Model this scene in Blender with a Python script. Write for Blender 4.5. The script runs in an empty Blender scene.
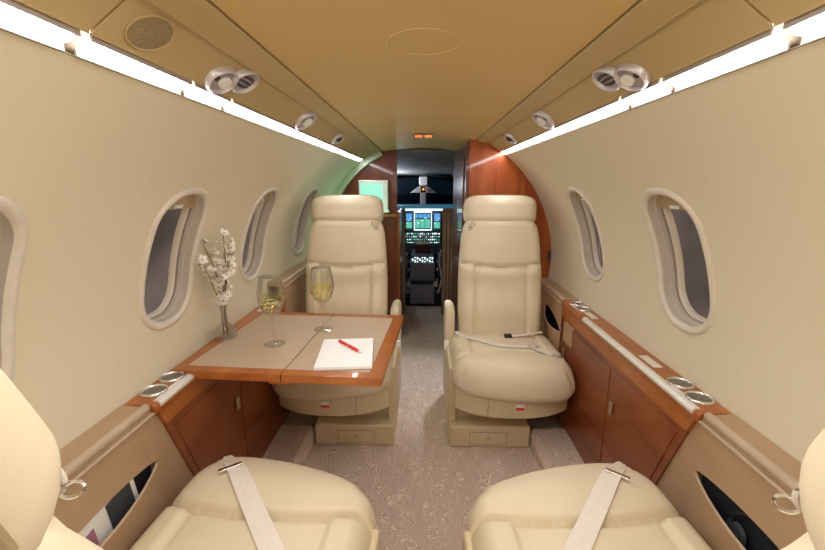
import bpy, bmesh, math, random
from mathutils import Vector, Matrix, Euler
random.seed(7)
PI = math.pi
C = bpy.context.scene.collection
R_ = math.radians

# ------------------------------------------------------------------ materials
MATS = {}
def newmat(name):
    m = bpy.data.materials.new(name); m.use_nodes = True
    nt = m.node_tree; nt.nodes.clear()
    out = nt.nodes.new('ShaderNodeOutputMaterial'); b = nt.nodes.new('ShaderNodeBsdfPrincipled')
    nt.links.new(b.outputs[0], out.inputs[0]); MATS[name] = m
    return m, nt, b
def setp(b, col, rough=.5, metal=0, coat=0, spec=.5):
    b.inputs['Base Color'].default_value = (*col, 1); b.inputs['Roughness'].default_value = rough
    b.inputs['Metallic'].default_value = metal; b.inputs['Coat Weight'].default_value = coat
    b.inputs['Coat Roughness'].default_value = .06; b.inputs['Specular IOR Level'].default_value = spec
def coords(nt, scale=(1,1,1), kind='Object'):
    tc = nt.nodes.new('ShaderNodeTexCoord'); mp = nt.nodes.new('ShaderNodeMapping')
    mp.inputs['Scale'].default_value = scale; nt.links.new(tc.outputs[kind], mp.inputs[0]); return mp.outputs[0]
def noise(nt, vec, scale, detail=3, dist=0, rough=.5):
    n = nt.nodes.new('ShaderNodeTexNoise'); n.inputs['Scale'].default_value = scale
    n.inputs['Detail'].default_value = detail; n.inputs['Distortion'].default_value = dist
    n.inputs['Roughness'].default_value = rough
    nt.links.new(vec, n.inputs['Vector']); return n.outputs['Fac']
def ramp(nt, fac, stops):
    r = nt.nodes.new('ShaderNodeValToRGB')
    while len(r.color_ramp.elements) < len(stops): r.color_ramp.elements.new(.5)
    for e, (p, c) in zip(r.color_ramp.elements, stops): e.position = p; e.color = (*c, 1)
    nt.links.new(fac, r.inputs[0]); return r.outputs[0]
def bump(nt, b, fac, strength=.2, dist=.002):
    bp = nt.nodes.new('ShaderNodeBump'); bp.inputs['Strength'].default_value = strength
    bp.inputs['Distance'].default_value = dist
    nt.links.new(fac, bp.inputs['Height']); nt.links.new(bp.outputs[0], b.inputs['Normal'])
def mix_noise(name, c1, c2, scale=6, rough=.5, bumpscale=None, bs=.15, bd=.001, **k):
    m, nt, b = newmat(name); setp(b, c1, rough, **k)
    v = coords(nt); f = noise(nt, v, scale, 3)
    nt.links.new(ramp(nt, f, [(.3, c1), (.7, c2)]), b.inputs['Base Color'])
    if bumpscale: bump(nt, b, noise(nt, v, bumpscale, 2), bs, bd)
    return m
def wood(name, dark, mid, light, scale, rough=.25, coat=.5):
    m, nt, b = newmat(name); setp(b, mid, max(rough,.34), coat=coat, spec=.3)
    v = coords(nt, scale)
    f = noise(nt, v, 1.0, 6, .6, .6)
    nt.links.new(ramp(nt, f, [(.28, dark), (.5, mid), (.72, light)]), b.inputs['Base Color'])
    return m
def plain(name, c, rough=.5, **k):
    m, nt, b = newmat(name); setp(b, c, rough, **k)
    v = coords(nt); f = noise(nt, v, 40, 2)
    c2 = tuple(min(1, x*1.08) for x in c)
    nt.links.new(ramp(nt, f, [(.3, c), (.7, c2)]), b.inputs['Base Color'])
    return m
def emit(name, c, s, base=(.02,.02,.02)):
    m, nt, b = newmat(name); setp(b, base, .3)
    b.inputs['Emission Color'].default_value = (*c, 1); b.inputs['Emission Strength'].default_value = s
    return m
def glassy(name, tint=(1,1,1), refl=.12, rough=.02, edge=True):
    m = bpy.data.materials.new(name); m.use_nodes = True; nt = m.node_tree; nt.nodes.clear()
    out = nt.nodes.new('ShaderNodeOutputMaterial'); mx = nt.nodes.new('ShaderNodeMixShader')
    t = nt.nodes.new('ShaderNodeBsdfTransparent'); t.inputs[0].default_value = (*tint, 1)
    g = nt.nodes.new('ShaderNodeBsdfGlossy'); g.inputs['Roughness'].default_value = rough
    lw = nt.nodes.new('ShaderNodeLayerWeight'); lw.inputs[0].default_value = refl
    nt.links.new(lw.outputs['Fresnel' if not edge else 'Facing'], mx.inputs[0])
    nt.links.new(t.outputs[0], mx.inputs[1]); nt.links.new(g.outputs[0], mx.inputs[2])
    nt.links.new(mx.outputs[0], out.inputs[0]); MATS[name] = m; return m

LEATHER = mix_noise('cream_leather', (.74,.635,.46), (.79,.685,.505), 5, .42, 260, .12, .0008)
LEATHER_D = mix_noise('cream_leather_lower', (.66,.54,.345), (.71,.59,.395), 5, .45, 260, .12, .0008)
PIPING = plain('seat_piping', (.42,.31,.18), .6)
WALL = mix_noise('wall_cover', (.76,.695,.53), (.80,.735,.57), 1.5, .55, 500, .05, .0004)
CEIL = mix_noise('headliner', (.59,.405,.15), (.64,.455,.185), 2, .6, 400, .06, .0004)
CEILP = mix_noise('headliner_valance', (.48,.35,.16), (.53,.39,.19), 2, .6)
TAN = mix_noise('tan_leather', (.43,.285,.175), (.48,.325,.205), 6, .45, 300, .1, .0006)
TAND = mix_noise('tan_leather_piping', (.50,.37,.27), (.55,.42,.31), 6, .4)
INLAY = mix_noise('table_leather_inlay', (.50,.37,.26), (.54,.41,.29), 8, .5, 500, .1, .0004)
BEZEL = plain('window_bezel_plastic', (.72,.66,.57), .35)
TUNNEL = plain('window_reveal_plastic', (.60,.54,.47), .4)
GASKET = plain('window_gasket', (.34,.30,.27), .5)
SHADE = mix_noise('window_shade', (.42,.31,.17), (.47,.35,.2), 10, .6)
WHITE = plain('white_plastic', (.85,.84,.8), .4)
PAPER = plain('paper', (.9,.9,.88), .7)
CHROME = plain('brushed_metal', (.75,.73,.70), .25, metal=1)
SILVER = plain('satin_silver', (.78,.76,.72), .35, metal=.3)
CUPIN = mix_noise('cup_well', (.16,.15,.135), (.24,.225,.2), 60, .35, metal=.5)
BLACK = plain('black_plastic', (.015,.015,.018), .4)
DKBLUE = plain('pocket_lining', (.02,.022,.035), .7)
DKGREY = plain('dark_grey_fabric', (.05,.055,.065), .7)
BLUEGREY = mix_noise('pedestal_grey', (.30,.33,.46), (.36,.39,.52), 12, .5)
BROWNC = mix_noise('curtain_brown', (.45,.32,.21), (.52,.38,.26), 8, .8)
GREYC = mix_noise('cockpit_liner', (.24,.22,.21), (.3,.28,.26), 6, .8)
WOOD_V = wood('bulkhead_wood', (.26,.045,.008), (.40,.085,.014), (.50,.14,.028), (14,14,1.2))
WOOD_H = wood('cabinet_wood', (.15,.032,.010), (.25,.062,.018), (.33,.095,.03), (9,1.6,9))
WOOD_T = wood('table_wood', (.29,.075,.014), (.39,.115,.022), (.50,.17,.04), (10,3,10), .18)
WOOD_D = wood('dark_bulkhead_wood', (.10,.02,.01), (.17,.035,.015), (.23,.06,.025), (12,12,1.5))
RED = plain('red_plastic', (.75,.02,.03), .3)
STRAP = mix_noise('seat_belt_webbing', (.80,.73,.66), (.86,.79,.72), 80, .7, 600, .3, .0006)
PODF = plain('pod_face', (.40,.35,.35), .3, metal=.4)
GRILLE = mix_noise('speaker_grille', (.25,.18,.09), (.36,.27,.15), 260, .6)
PODM = plain('pod_silver', (.66,.63,.66), .3, metal=.35)
STEM = plain('flower_stem', (.16,.10,.05), .8)
PETAL = plain('white_petal', (.86,.82,.74), .7)
BUD = plain('flower_bud', (.40,.20,.12), .7)
GLASS = glassy('clear_glass', (.985,.99,.985), .27, .02)
PANE = glassy('window_pane', (.95,.88,.80), .04, .03, edge=False)
WINE = glassy('white_wine', (.97,.94,.66), .05, .03)
LIGHT = emit('light_diffuser', (.97,.975,1.0), 21, (.9,.9,.9))
ORANGE = emit('sign_orange', (1,.25,.03), 1.8)
SIGNRED = emit('sign_dark_red', (.30,.035,.01), 1.0)
SCREEN = emit('screen_green', (.32,.85,.62), .95)
DISP_B = emit('display_blue', (.10,.35,.75), .9)
DISP_G = emit('display_green', (.12,.55,.40), .9)
DISP_W = emit('display_white', (.75,.95,1), 1.4)
DISP_K = emit('display_dark', (.02,.07,.10), .5)
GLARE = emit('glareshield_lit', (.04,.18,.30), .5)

# carpet
def carpet(name, a, b_, c_):
    m, nt, b = newmat(name); setp(b, b_, .95, spec=.1)
    v = coords(nt)
    n1 = nt.nodes.new('ShaderNodeTexNoise'); n1.inputs['Scale'].default_value = 14; n1.inputs['Detail'].default_value = 1
    nt.links.new(v, n1.inputs['Vector'])
    vm = nt.nodes.new('ShaderNodeVectorMath'); vm.operation = 'MULTIPLY_ADD'
    vm.inputs[1].default_value = (.16,.16,.0); nt.links.new(n1.outputs['Color'], vm.inputs[0]); nt.links.new(v, vm.inputs[2])
    w = nt.nodes.new('ShaderNodeTexWave'); w.inputs['Scale'].default_value = 32; w.inputs['Distortion'].default_value = 5
    w.inputs['Detail'].default_value = 2; w.inputs['Detail Scale'].default_value = 2.5
    nt.links.new(vm.outputs[0], w.inputs['Vector'])
    f2 = noise(nt, v, 160, 3)
    mx = nt.nodes.new('ShaderNodeMix'); mx.inputs[0].default_value = .42
    nt.links.new(w.outputs['Fac'], mx.inputs[2]); nt.links.new(f2, mx.inputs[3])
    nt.links.new(ramp(nt, mx.outputs[0], [(.2, a), (.48, b_), (.8, c_)]), b.inputs['Base Color'])
    bump(nt, b, mx.outputs[0], .6, .008)
    return m
CARPET = carpet('swirl_carpet', (.62,.45,.36), (.82,.66,.56), (.92,.80,.70))
CARPETS = carpet('side_carpet', (.64,.46,.37), (.86,.71,.60), (.94,.84,.75))

# ------------------------------------------------------------------ mesh builder
class MB:
    def __init__(s): s.v = []; s.f = []
    def add(s, vs, fs):
        o = len(s.v); s.v += [tuple(p) for p in vs]; s.f += [tuple(i+o for i in f) for f in fs]; return s
    def box(s, x0, x1, y0, y1, z0, z1, mat=None):
        vs = [Vector(p) for p in ((x0,y0,z0),(x1,y0,z0),(x1,y1,z0),(x0,y1,z0),(x0,y0,z1),(x1,y0,z1),(x1,y1,z1),(x0,y1,z1))]
        if mat is not None: vs = [mat @ p for p in vs]
        return s.add(vs, [(0,3,2,1),(4,5,6,7),(0,1,5,4),(1,2,6,5),(2,3,7,6),(3,0,4,7)])
    def grid(s, fn, nu, nv, wrapu=False, flip=False):
        vs = [fn(i/(nu if wrapu else nu), j/nv) for j in range(nv+1) for i in range(nu + (0 if wrapu else 1))]
        w = nu if wrapu else nu+1; fs = []
        for j in range(nv):
            for i in range(nu):
                a = j*w+i; b = j*w+(i+1)%w; q = (a, b, b+w, a+w)
                fs.append(q[::-1] if flip else q)
        return s.add(vs, fs)
    def loops(s, ls, closed=True, cap0=False, cap1=False):
        n = len(ls[0]); vs = [p for l in ls for p in l]; fs = []
        for k in range(len(ls)-1):
            for i in range(n if closed else n-1):
                j = (i+1) % n; fs.append((k*n+i, k*n+j, (k+1)*n+j, (k+1)*n+i))
        if cap0: fs.append(tuple(range(n))[::-1])
        if cap1: fs.append(tuple((len(ls)-1)*n+i for i in range(n)))
        return s.add(vs, fs)
    def lathe(s, prof, c=(0,0,0), n=24, mat=None):
        ls = []
        for r, z in prof:
            l = [Vector((r*math.cos(2*PI*i/n), r*math.sin(2*PI*i/n), z)) for i in range(n)]
            if mat is not None: l = [mat @ p for p in l]
            ls.append([p + Vector(c) for p in l])
        return s.loops(ls, True, prof[0][0] > 1e-5, prof[-1][0] > 1e-5)
    def tube(s, pts, r, n=8, cap=True):
        pts = [Vector(p) for p in pts]; rs = r if isinstance(r, (list, tuple)) else [r]*len(pts); ls = []
        up = Vector((0,0,1))
        for k, p in enumerate(pts):
            t = (pts[min(k+1, len(pts)-1)] - pts[max(k-1, 0)]).normalized()
            a = t.cross(up if abs(t.dot(up)) < .95 else Vector((1,0,0))).normalized(); b = t.cross(a)
            ls.append([p + (a*math.cos(2*PI*i/n) + b*math.sin(2*PI*i/n))*rs[k] for i in range(n)])
        return s.loops(ls, True, cap, cap)
    def ribbon(s, pts, width, side, th=.0022):
        """flat strap along pts; side = list/one vector across the strap"""
        pts = smooth([Vector(p) for p in pts], 6); ls = []
        for k, p in enumerate(pts):
            t = (pts[min(k+1, len(pts)-1)] - pts[max(k-1, 0)]).normalized()
            sd = Vector(side) if side else t.cross(Vector((0,0,1))); sd = (sd - t*sd.dot(t)).normalized(); nn = sd.cross(t).normalized()
            ls.append([p+sd*width/2+nn*th, p-sd*width/2+nn*th, p-sd*width/2-nn*th, p+sd*width/2-nn*th])
        return s.loops(ls, True, True, True)
    def prism(s, outline, y0, y1):
        """outline in (x,z), extruded along y"""
        return s.loops([[Vector((x, y0, z)) for x, z in outline], [Vector((x, y1, z)) for x, z in outline]], True, True, True)
    def build(s, name, m, parent=None, bevel=0, sharp=40, seg=3, loc=None, cat=None, label=None, group=None, kind=None):
        me = bpy.data.meshes.new(name); me.from_pydata([tuple(p) for p in s.v], [], s.f); me.validate()
        bm = bmesh.new(); bm.from_mesh(me); bmesh.ops.remove_doubles(bm, verts=bm.verts, dist=1e-6)
        bmesh.ops.recalc_face_normals(bm, faces=bm.faces); bm.to_mesh(me); bm.free()
        me.materials.append(m)
        for p in me.polygons: p.use_smooth = True
        me.set_sharp_from_angle(angle=R_(sharp))
        o = bpy.data.objects.new(name, me); C.objects.link(o)
        if parent: o.parent = parent
        if loc: o.location = loc
        if bevel:
            bv = o.modifiers.new('edge', 'BEVEL'); bv.width = bevel; bv.segments = seg; bv.limit_method = 'ANGLE'
            bv.angle_limit = R_(35); bv.harden_normals = True
        tag(o, label, cat, group, kind); return o
def smooth(pts, n):
    out = []
    for i in range(len(pts)-1):
        p0, p1, p2, p3 = pts[max(i-1,0)], pts[i], pts[i+1], pts[min(i+2, len(pts)-1)]
        for k in range(n):
            t = k/n
            out.append(.5*((2*p1) + (p2-p0)*t + (2*p0-5*p1+4*p2-p3)*t*t + (3*p1-p0-3*p2+p3)*t**3))
    return out + [pts[-1]]
def tag(o, label=None, cat=None, group=None, kind=None):
    if label: o['label'] = label
    if cat: o['category'] = cat
    if group: o['group'] = group
    if kind: o['kind'] = kind
    return o
def empty(name, loc=(0,0,0), rz=0, label=None, cat=None, group=None, kind=None):
    o = bpy.data.objects.new(name, None); C.objects.link(o); o.empty_display_size = .05
    o.location = loc; o.rotation_euler = (0,0,rz); return tag(o, label, cat, group, kind)
def copy_tree(o, parent=None):
    c = o.copy(); C.objects.link(c); c.parent = parent
    for ch in list(o.children): copy_tree(ch, c)
    return c
def struct(o): o['kind'] = 'structure'; return o

def slab(hw, hh, T, Rf, place, n=8, nx=44, ny=44, wfn=None, hfn=None, Tb=None, Rb=None):
    """Upholstered pad: (s,t) in [-1,1]^2; front height T, rounded rim Rf; place(x,y,h)->point."""
    mb = MB(); Tb = T*.5 if Tb is None else Tb; Rb = Rb or Tb
    def spacing(u):
        x = 2*u-1; return math.copysign(1-(1-abs(x))**1.45, x)
    def xy(u, v):
        s, t = spacing(u), spacing(v); m_ = max(abs(s), abs(t))
        k = 1 if m_ < 1e-6 else m_/((abs(s)**n+abs(t)**n)**(1/n))
        x, y = s*k*hw, t*k*hh
        if wfn: x *= wfn(t*k)
        return s, t, x, y
    def prof(d, R): d = min(d/R, 1); return math.sqrt(max(0, 1-(1-d)**2))
    def pt(u, v, front):
        s, t, x, y = xy(u, v); ds, dt = (1-abs(s))*hw, (1-abs(t))*hh
        if front:
            e = prof(ds, Rf)*prof(dt, Rf); h = T*e
            if hfn: h += hfn(x, y, s, t)*e
        else: h = -Tb*prof(ds, Rb)*prof(dt, Rb)
        return place(x, y, h)
    mb.grid(lambda u, v: pt(u, v, True), nx, ny); mb.grid(lambda u, v: pt(u, v, False), nx//2*2, ny//2*2, flip=True)
    return mb
def groove(d, w): return math.exp(-(d/w)**2)

# ------------------------------------------------------------------ fuselage section
RC, ZC = .7915, .80
def wx(z): return math.sqrt(max(0, RC*RC-(z-ZC)**2))
def WP(side, y, th, dep=0):
    return Vector((side*(RC+dep)*math.cos(th), y, ZC+(RC+dep)*math.sin(th)))
TH0, TH1 = math.asin((.672-ZC)/RC), math.acos(.483/RC)
WTH, WA, WB = math.radians(17.9), .120, .212            # window centre angle, half width, half arc
def rrect(a, b, r, n=40):
    """rounded rect outline by angle"""
    pts = []
    m_ = n//4
    for q, (cx, cy) in enumerate(((a-r, b-r), (-a+r, b-r), (-a+r, -b+r), (a-r, -b+r))):
        for k in range(m_):
            an = q*PI/2 + k/(m_-1)*PI/2
            pts.append((cx+r*math.cos(an), cy+r*math.sin(an)))
    out = []
    for i, p in enumerate(pts):
        q = pts[(i+1) % len(pts)]; out.append(p)
        if i % m_ == m_-1:
            k = 25 if (i//m_) % 2 else 9
            for j in range(1, k): out.append((p[0]+(q[0]-p[0])*j/k, p[1]+(q[1]-p[1])*j/k))
    return out
def wall(side, name, y0, y1, wins):
    mb = MB(); arcl = RC
    b0, b1 = (TH0-WTH)*arcl, (TH1-WTH)*arcl
    def P(y, b): return WP(side, y, WTH+b/arcl)
    cell = .22
    ys = [y0]
    for w in wins: ys += [w-cell, w+cell]
    ys.append(y1)
    for i in range(0, len(ys), 2):
        if ys[i+1]-ys[i] > 1e-4:
            mb.grid(lambda u, v: P(ys[i]+(ys[i+1]-ys[i])*u, b0+(b1-b0)*v), 4, 40)
    hb = .272
    for w in wins:
        a0, a1 = w-cell, w+cell
        mb.grid(lambda u, v: P(a0+(a1-a0)*u, b0+(-hb-b0)*v), 8, 16)
        mb.grid(lambda u, v: P(a0+(a1-a0)*u, hb+(b1-hb)*v), 8, 16)
        inner = rrect(WA, WB, .105); ls = []
        for k in range(7):
            t = k/6; l = []
            for (a, b) in inner:
                s = min(cell/abs(a) if a else 9, hb/abs(b) if b else 9)
                l.append(P(w+a*(1-t+s*t), b*(1-t+s*t)))
            if k == 6:
                for ca, cb in ((cell,hb),(-cell,hb),(-cell,-hb),(cell,-hb)):
                    j = min(range(len(l)), key=lambda q: (l[q]-P(w+ca, cb)).length); l[j] = P(w+ca, cb)
            ls.append(l)
        mb.loops(ls)
    o = struct(mb.build(name, WALL, sharp=180))
    p0 = o.data.polygons[0]; sg_ = -1 if p0.normal.x*p0.center.x < 0 else 1
    o.data.normals_split_custom_set_from_vertices([(sg_*v.co.x/RC, 0, sg_*(v.co.z-ZC)/RC) for v in o.data.vertices])
    return o
LW = [.56, 1.165, 1.785, 2.49]; RW = [.55, 1.17, 1.83]
wall(-1, 'wall_left', -1.3, 3.2, LW); wall(1, 'wall_right', -1.3, 2.52, RW)
def window(side, y, n):
    def L(off, dep, N=40):
        r = max(.105+off, .03)
        return [WP(side, y+a, WTH+b/RC, dep) for a, b in rrect(WA+off, WB+off, r, N)]
    root = MB().loops([L(.013,.001), L(.0125,-.004), L(.008,-.008), L(.001,-.008), L(-.006,-.005), L(-.010,.0)]).build('window_%d' % n, BEZEL, sharp=70)
    struct(root)
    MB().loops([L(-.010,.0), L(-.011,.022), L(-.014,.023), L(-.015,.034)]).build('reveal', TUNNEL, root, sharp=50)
    MB().loops([L(-.015,.034), L(-.018,.036), L(-.018,.040), L(-.017,.041)]).build('gasket', GASKET, root, sharp=50)
    MB().loops([L(-.017,.041), L(-.023,.046), L(-.024,.060)]).build('inner_frame', BEZEL, root, sharp=50)
    l = L(-.024,.059); cen = WP(side, y, WTH, .059)
    l2 = [cen + (p-cen)*.5 for p in l]
    pane = MB().loops([l, l2]); pane.add([cen]+l2, [(0, i+1, (i+1) % len(l2)+1) for i in range(len(l2))]); pane.build('pane', PANE, root)
    # pulled-up shade behind the reveal
    outl = []
    cut = WB*.66
    for a, b in rrect(WA-.012, WB-.012, .092): outl.append((a, max(b, cut)))
    f = [WP(side, y+a, WTH+b/RC, .026) for a, b in outl]; bk = [WP(side, y+a, WTH+b/RC, .031) for a, b in outl]
    sh = MB().loops([f, bk], True, True, True).build('window_shade', SHADE, root, sharp=30)
    h = [WP(side, y+a*.020, WTH+(cut+.010+b*.005)/RC, .020) for a, b in ((-1,-1),(1,-1),(1,1),(-1,1))]
    h2 = [WP(side, y+a*.020, WTH+(cut+.010+b*.005)/RC, .027) for a, b in ((-1,-1),(1,-1),(1,1),(-1,1))]
    MB().loops([h, h2], True, True, True).build('pull_tab', WHITE, sh, .0015)
for i, y in enumerate(LW): window(-1, y, i+1)
for i, y in enumerate(RW): window(1, y, i+5)

# ceiling: arched centre panel, side bands, overhead panels
YC0, YC1 = -1.3, 3.35
def strip_xz(p0, p1, y0, y1, name, m, n=6, arch=0, both=False):
    def f(u, v):
        x = p0[0]+(p1[0]-p0[0])*u; z = p0[1]+(p1[1]-p0[1])*u + arch*math.sin(PI*u)
        return Vector((x, y0+(y1-y0)*v, z))
    return MB().grid(f, n, 12)
cm = strip_xz((-.308,1.511), (.308,1.511), YC0, YC1, '', CEIL, 24, .022)
for s in (-1, 1): cm.add([(s*.308,YC0,1.511),(s*.308,YC1,1.511),(s*.306,YC1,1.535),(s*.306,YC0,1.535)], [(0,1,2,3)])
struct(cm.build('ceiling', CEIL, sharp=60))
for s, nm in ((-1, 'left'), (1, 'right')):
    b = MB().prism([(s*.3135,1.5085),(s*.3165,1.5055),(s*.366,1.4955),(s*.371,1.492),(s*.371,1.53),(s*.3135,1.53)], YC0, 3.2 if s < 0 else 2.52)
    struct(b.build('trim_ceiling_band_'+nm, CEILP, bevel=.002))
    b = MB().prism([(s*.304,1.535),(s*.304,1.525),(s*.316,1.525),(s*.316,1.535)], YC0, 3.2)
    # overhead panels, split by seams
    for k, (a, c) in enumerate(((-1.3,.578),(.582,2.0),(2.004,3.2 if s < 0 else 2.52))):
        p = MB().prism([(s*.374,1.4965),(s*.378,1.4975),(s*.444,1.4515),(s*.446,1.447),(s*.452,1.49),(s*.374,1.53)], a, c)
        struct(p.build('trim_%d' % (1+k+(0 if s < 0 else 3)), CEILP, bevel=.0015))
    # shadow-gap backing + sill under the lights
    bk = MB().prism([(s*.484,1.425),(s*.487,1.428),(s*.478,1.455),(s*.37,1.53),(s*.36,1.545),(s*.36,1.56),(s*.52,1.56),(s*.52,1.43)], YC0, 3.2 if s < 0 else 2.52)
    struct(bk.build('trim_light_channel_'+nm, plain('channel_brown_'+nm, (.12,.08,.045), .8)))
# light strips
def light_seg(s, y0, y1, where):
    root = empty('light_strip', (0, (y0+y1)/2, 0), 0, where, 'light', 'white light strips under the ceiling')
    d = []
    def sec(x, dz): return Vector((s*x, 0, ZC+math.sqrt(RC*RC-x*x)-dz))
    n = 10; L = (y1-y0)/2
    ls = []
    for k in range(n+1):
        t = -1+2*k/n; y = t*L
        e = 1.0
        if L-abs(y) < .001: e = .35
        xc, hwid = .4645, .0145*e
        ls.append([Vector((s*(xc-hwid), y, 0)), Vector((s*(xc-hwid*.9), y, -.004)), Vector((s*(xc+hwid*.9), y, -.004)), Vector((s*(xc+hwid), y, 0))])
    for l in ls:
        for p in l: p.z += ZC+math.sqrt(RC*RC-p.x*p.x)-.002
    ys = [-L, -L+.008, -L+.02] + [-L+.02+(2*L-.04)*k/8 for k in range(1,8)] + [L-.02, L-.008, L]
    ls = []
    for i, y in enumerate(ys):
        e = .45 if i in (0, len(ys)-1) else (.85 if i in (1, len(ys)-2) else 1)
        l = []
        for a, dz in ((-1, .001), (-.85, .004), (0, .005), (.85, .004), (1, .001)):
            x = .4645+a*.0108*e; l.append(Vector((s*x, y, ZC+math.sqrt(RC*RC-x*x)-dz*e)))
        ls.append(l)
    MB().loops(ls, False, False, False).build('diffuser', LIGHT, root, sharp=80)
    rail = MB()
    for x in (.4520, .4770):
        z = ZC+math.sqrt(RC*RC-x*x)
        rail.box(s*x-.0012, s*x+.0012, -L, L, z-.008, z+.003)
    rail.build('housing', GASKET, root)
LBL = ['near camera aft of the first ceiling seam', 'between the first ceiling seam and the double vent', 'short one beside the double vent', 'long one running forward from the double vent']
for s, nm in ((-1,'left'), (1,'right')):
    ends = [(-.2,.570), (.588,.830), (.842,.992), (1.004, 3.1 if s < 0 else 2.452)]
    for (a, b), l in zip(ends, LBL):
        light_seg(s, a, b, 'white light strip above the %s wall, %s' % (nm, l))

# overhead fittings on the sloped panel
def panel_mat(s, y, off=.0):
    p0, p1 = Vector((s*.378,y,1.4975)), Vector((s*.444,y,1.4515))
    c = (p0+p1)/2; across = (p1-p0).normalized(); n = Vector((-across.z*s, 0, across.x*s))
    if n.z > 0: n = -n
    ax = Vector((0,1,0)); 
    c += across*off
    return Matrix(((ax.x, across.x, n.x, c.x), (ax.y, across.y, n.y, c.y), (ax.z, across.z, n.z, c.z), (0,0,0,1)))
def disc(mb, M, rx, ry, z0, z1, cx=0, cy=0, n=28, r_in=0):
    def ring(k, z): return [M @ Vector((cx+rx*k*math.cos(2*PI*i/n), cy+ry*k*math.sin(2*PI*i/n), z)) for i in range(n)]
    if r_in: mb.loops([ring(1, z0), ring(1, z1*.6), ring((1+r_in)/2, z1), ring(r_in, z1*.6), ring(r_in, z0)], True)
    else: mb.loops([ring(1, z0), ring(.97, z1*.8), ring(.9, z1)], True, False, True)
def pod(s, y, rx, ry, name, cat, label, group, cx=0, off=0, nozzle=True):
    M = panel_mat(s, y, off)
    root = MB(); disc(root, M, rx, ry, -.012, .013, cx, r_in=.80)
    ro = root.build(name, PODM, cat=cat, label=label, group=group, sharp=60)
    f = MB(); disc(f, M, rx*.82, ry*.82, -.012, .007, cx); f.build('face_plate', PODF, ro)
    if nozzle:
        g = MB(); disc(g, M, rx*.42, ry*.42, .002, .013, cx+rx*.2); g.build('nozzle', DKGREY if name == 'air_vent' else WHITE, ro)
        g = MB(); disc(g, M, rx*.16, ry*.2, .002, .009, cx-rx*.5); g.build('button', BLACK, ro)
    else:
        g = MB()
        for k in range(-3, 4):
            w = ry*.7*math.sqrt(max(0, 1-(k/4.2)**2))
            for a in (-1, 0, 1):
                c = Vector((cx+k*rx*.19, a*w*.55, .005))
                g.box(c.x-.0016, c.x+.0016, c.y-w*.18, c.y+w*.18, .006, .0085, M)
        g.build('slots', DKGREY, ro)
for s, nm in ((-1,'left'), (1,'right')):
    for y in (.20, .655):
        if s > 0 and y > .5: continue
        M = panel_mat(s, y); m_ = MB(); disc(m_, M, .044, .034, -.001, .003, r_in=.9)
        o = m_.build('ceiling_speaker', CEILP, cat='speaker', label='round brown speaker grille over the %s light strip, %s' % (nm, 'in the top corner of the picture' if y < .5 else 'whole one before the double vent'))
        m_ = MB(); disc(m_, M, .040, .031, -.0005, .002); m_.build('grille', GRILLE, o)
    pod(s, .885, .044, .034, 'reading_light', 'reading light', 'oval silver reading light overlapping the air vent above the %s wall' % nm, 'overhead reading lights', off=.012)
    pod(s, .95, .044, .034, 'air_vent', 'vent', 'oval silver slotted vent of the nearest overhead pair above the %s wall' % nm, 'overhead vents', off=-.012, nozzle=False)
    pod(s, 1.46, .060, .044, 'reading_light', 'reading light', 'long oval silver lamp pod halfway along the %s light strip' % nm, 'overhead reading lights')
    pod(s, 2.0, .06, .036, 'air_vent', 'vent', 'small silver overhead vent farthest forward above the %s wall' % nm, 'overhead vents', nozzle=True)
# flush ring on ceiling
def czc(x): return 1.511+.022*math.sin(PI*(x+.308)/.616)
rg = MB(); n = 48; ls = []
for rr, dz in ((.0765,0), (.076,.0012), (.073,.0016), (.0715,.0)):
    ls.append([Vector((rr*math.cos(2*PI*i/n), .89+rr*math.sin(2*PI*i/n), czc(rr*math.cos(2*PI*i/n))-dz)) for i in range(n)])
rg.loops(ls).build('ceiling_hatch', CEIL, cat='hatch', label='faint round flush cover outlined in the middle of the ceiling')
# orange sign
sg = MB().box(-.055,.055,-.012,.012,-.028,.0).build('cabin_sign', GREYC, loc=(0,2.32,1.531), bevel=.003, cat='sign', label='small lit orange sign hanging from the ceiling above the aisle')
g = MB()
for a in (-1, 1): g.box(a*.026-.021, a*.026+.021, -.0135,-.0118,-.022,-.008)
g.build('sign_panel', SIGNRED, sg)
g = MB()
for i in range(10):
    x = -.042+i*.0078+(.014 if i > 4 else 0)
    g.box(x-.0025, x+.0025, -.0142,-.0134,-.020,-.010)
g.build('sign_lettering', ORANGE, sg)

# ------------------------------------------------------------------ floor
ZS = .19
fl = MB(); fl.box(-.9,.9,-1.3,4.15,-.05,0.0); struct(fl.build('floor', CARPET))
for s, nm in ((-1,'left'),(1,'right')):
    f = MB(); y1 = 3.2 if s < 0 else 2.52
    pr = [(s*.535,.0),(s*.535,.05),(s*.56,.07),(s*.76,.075),(s*.76,.0)]
    struct(f.prism(pr, -1.3, 1.80).build('trim_side_floor_'+nm, CARPETS if s > 0 else CARPET, bevel=.008))
# aft wall
struct(MB().box(-.9,.9,-1.36,-1.3,-.05,1.6).build('wall_back', WALL))
# hull under the windows (closes the cabin outside the consoles)
for s, nm in ((-1,'left'),(1,'right')):
    struct(MB().box(s*.80-.005, s*.80+.005, -1.3, 4.15, -.05, .6).build('trim_lower_hull_'+nm, TAN))

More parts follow.
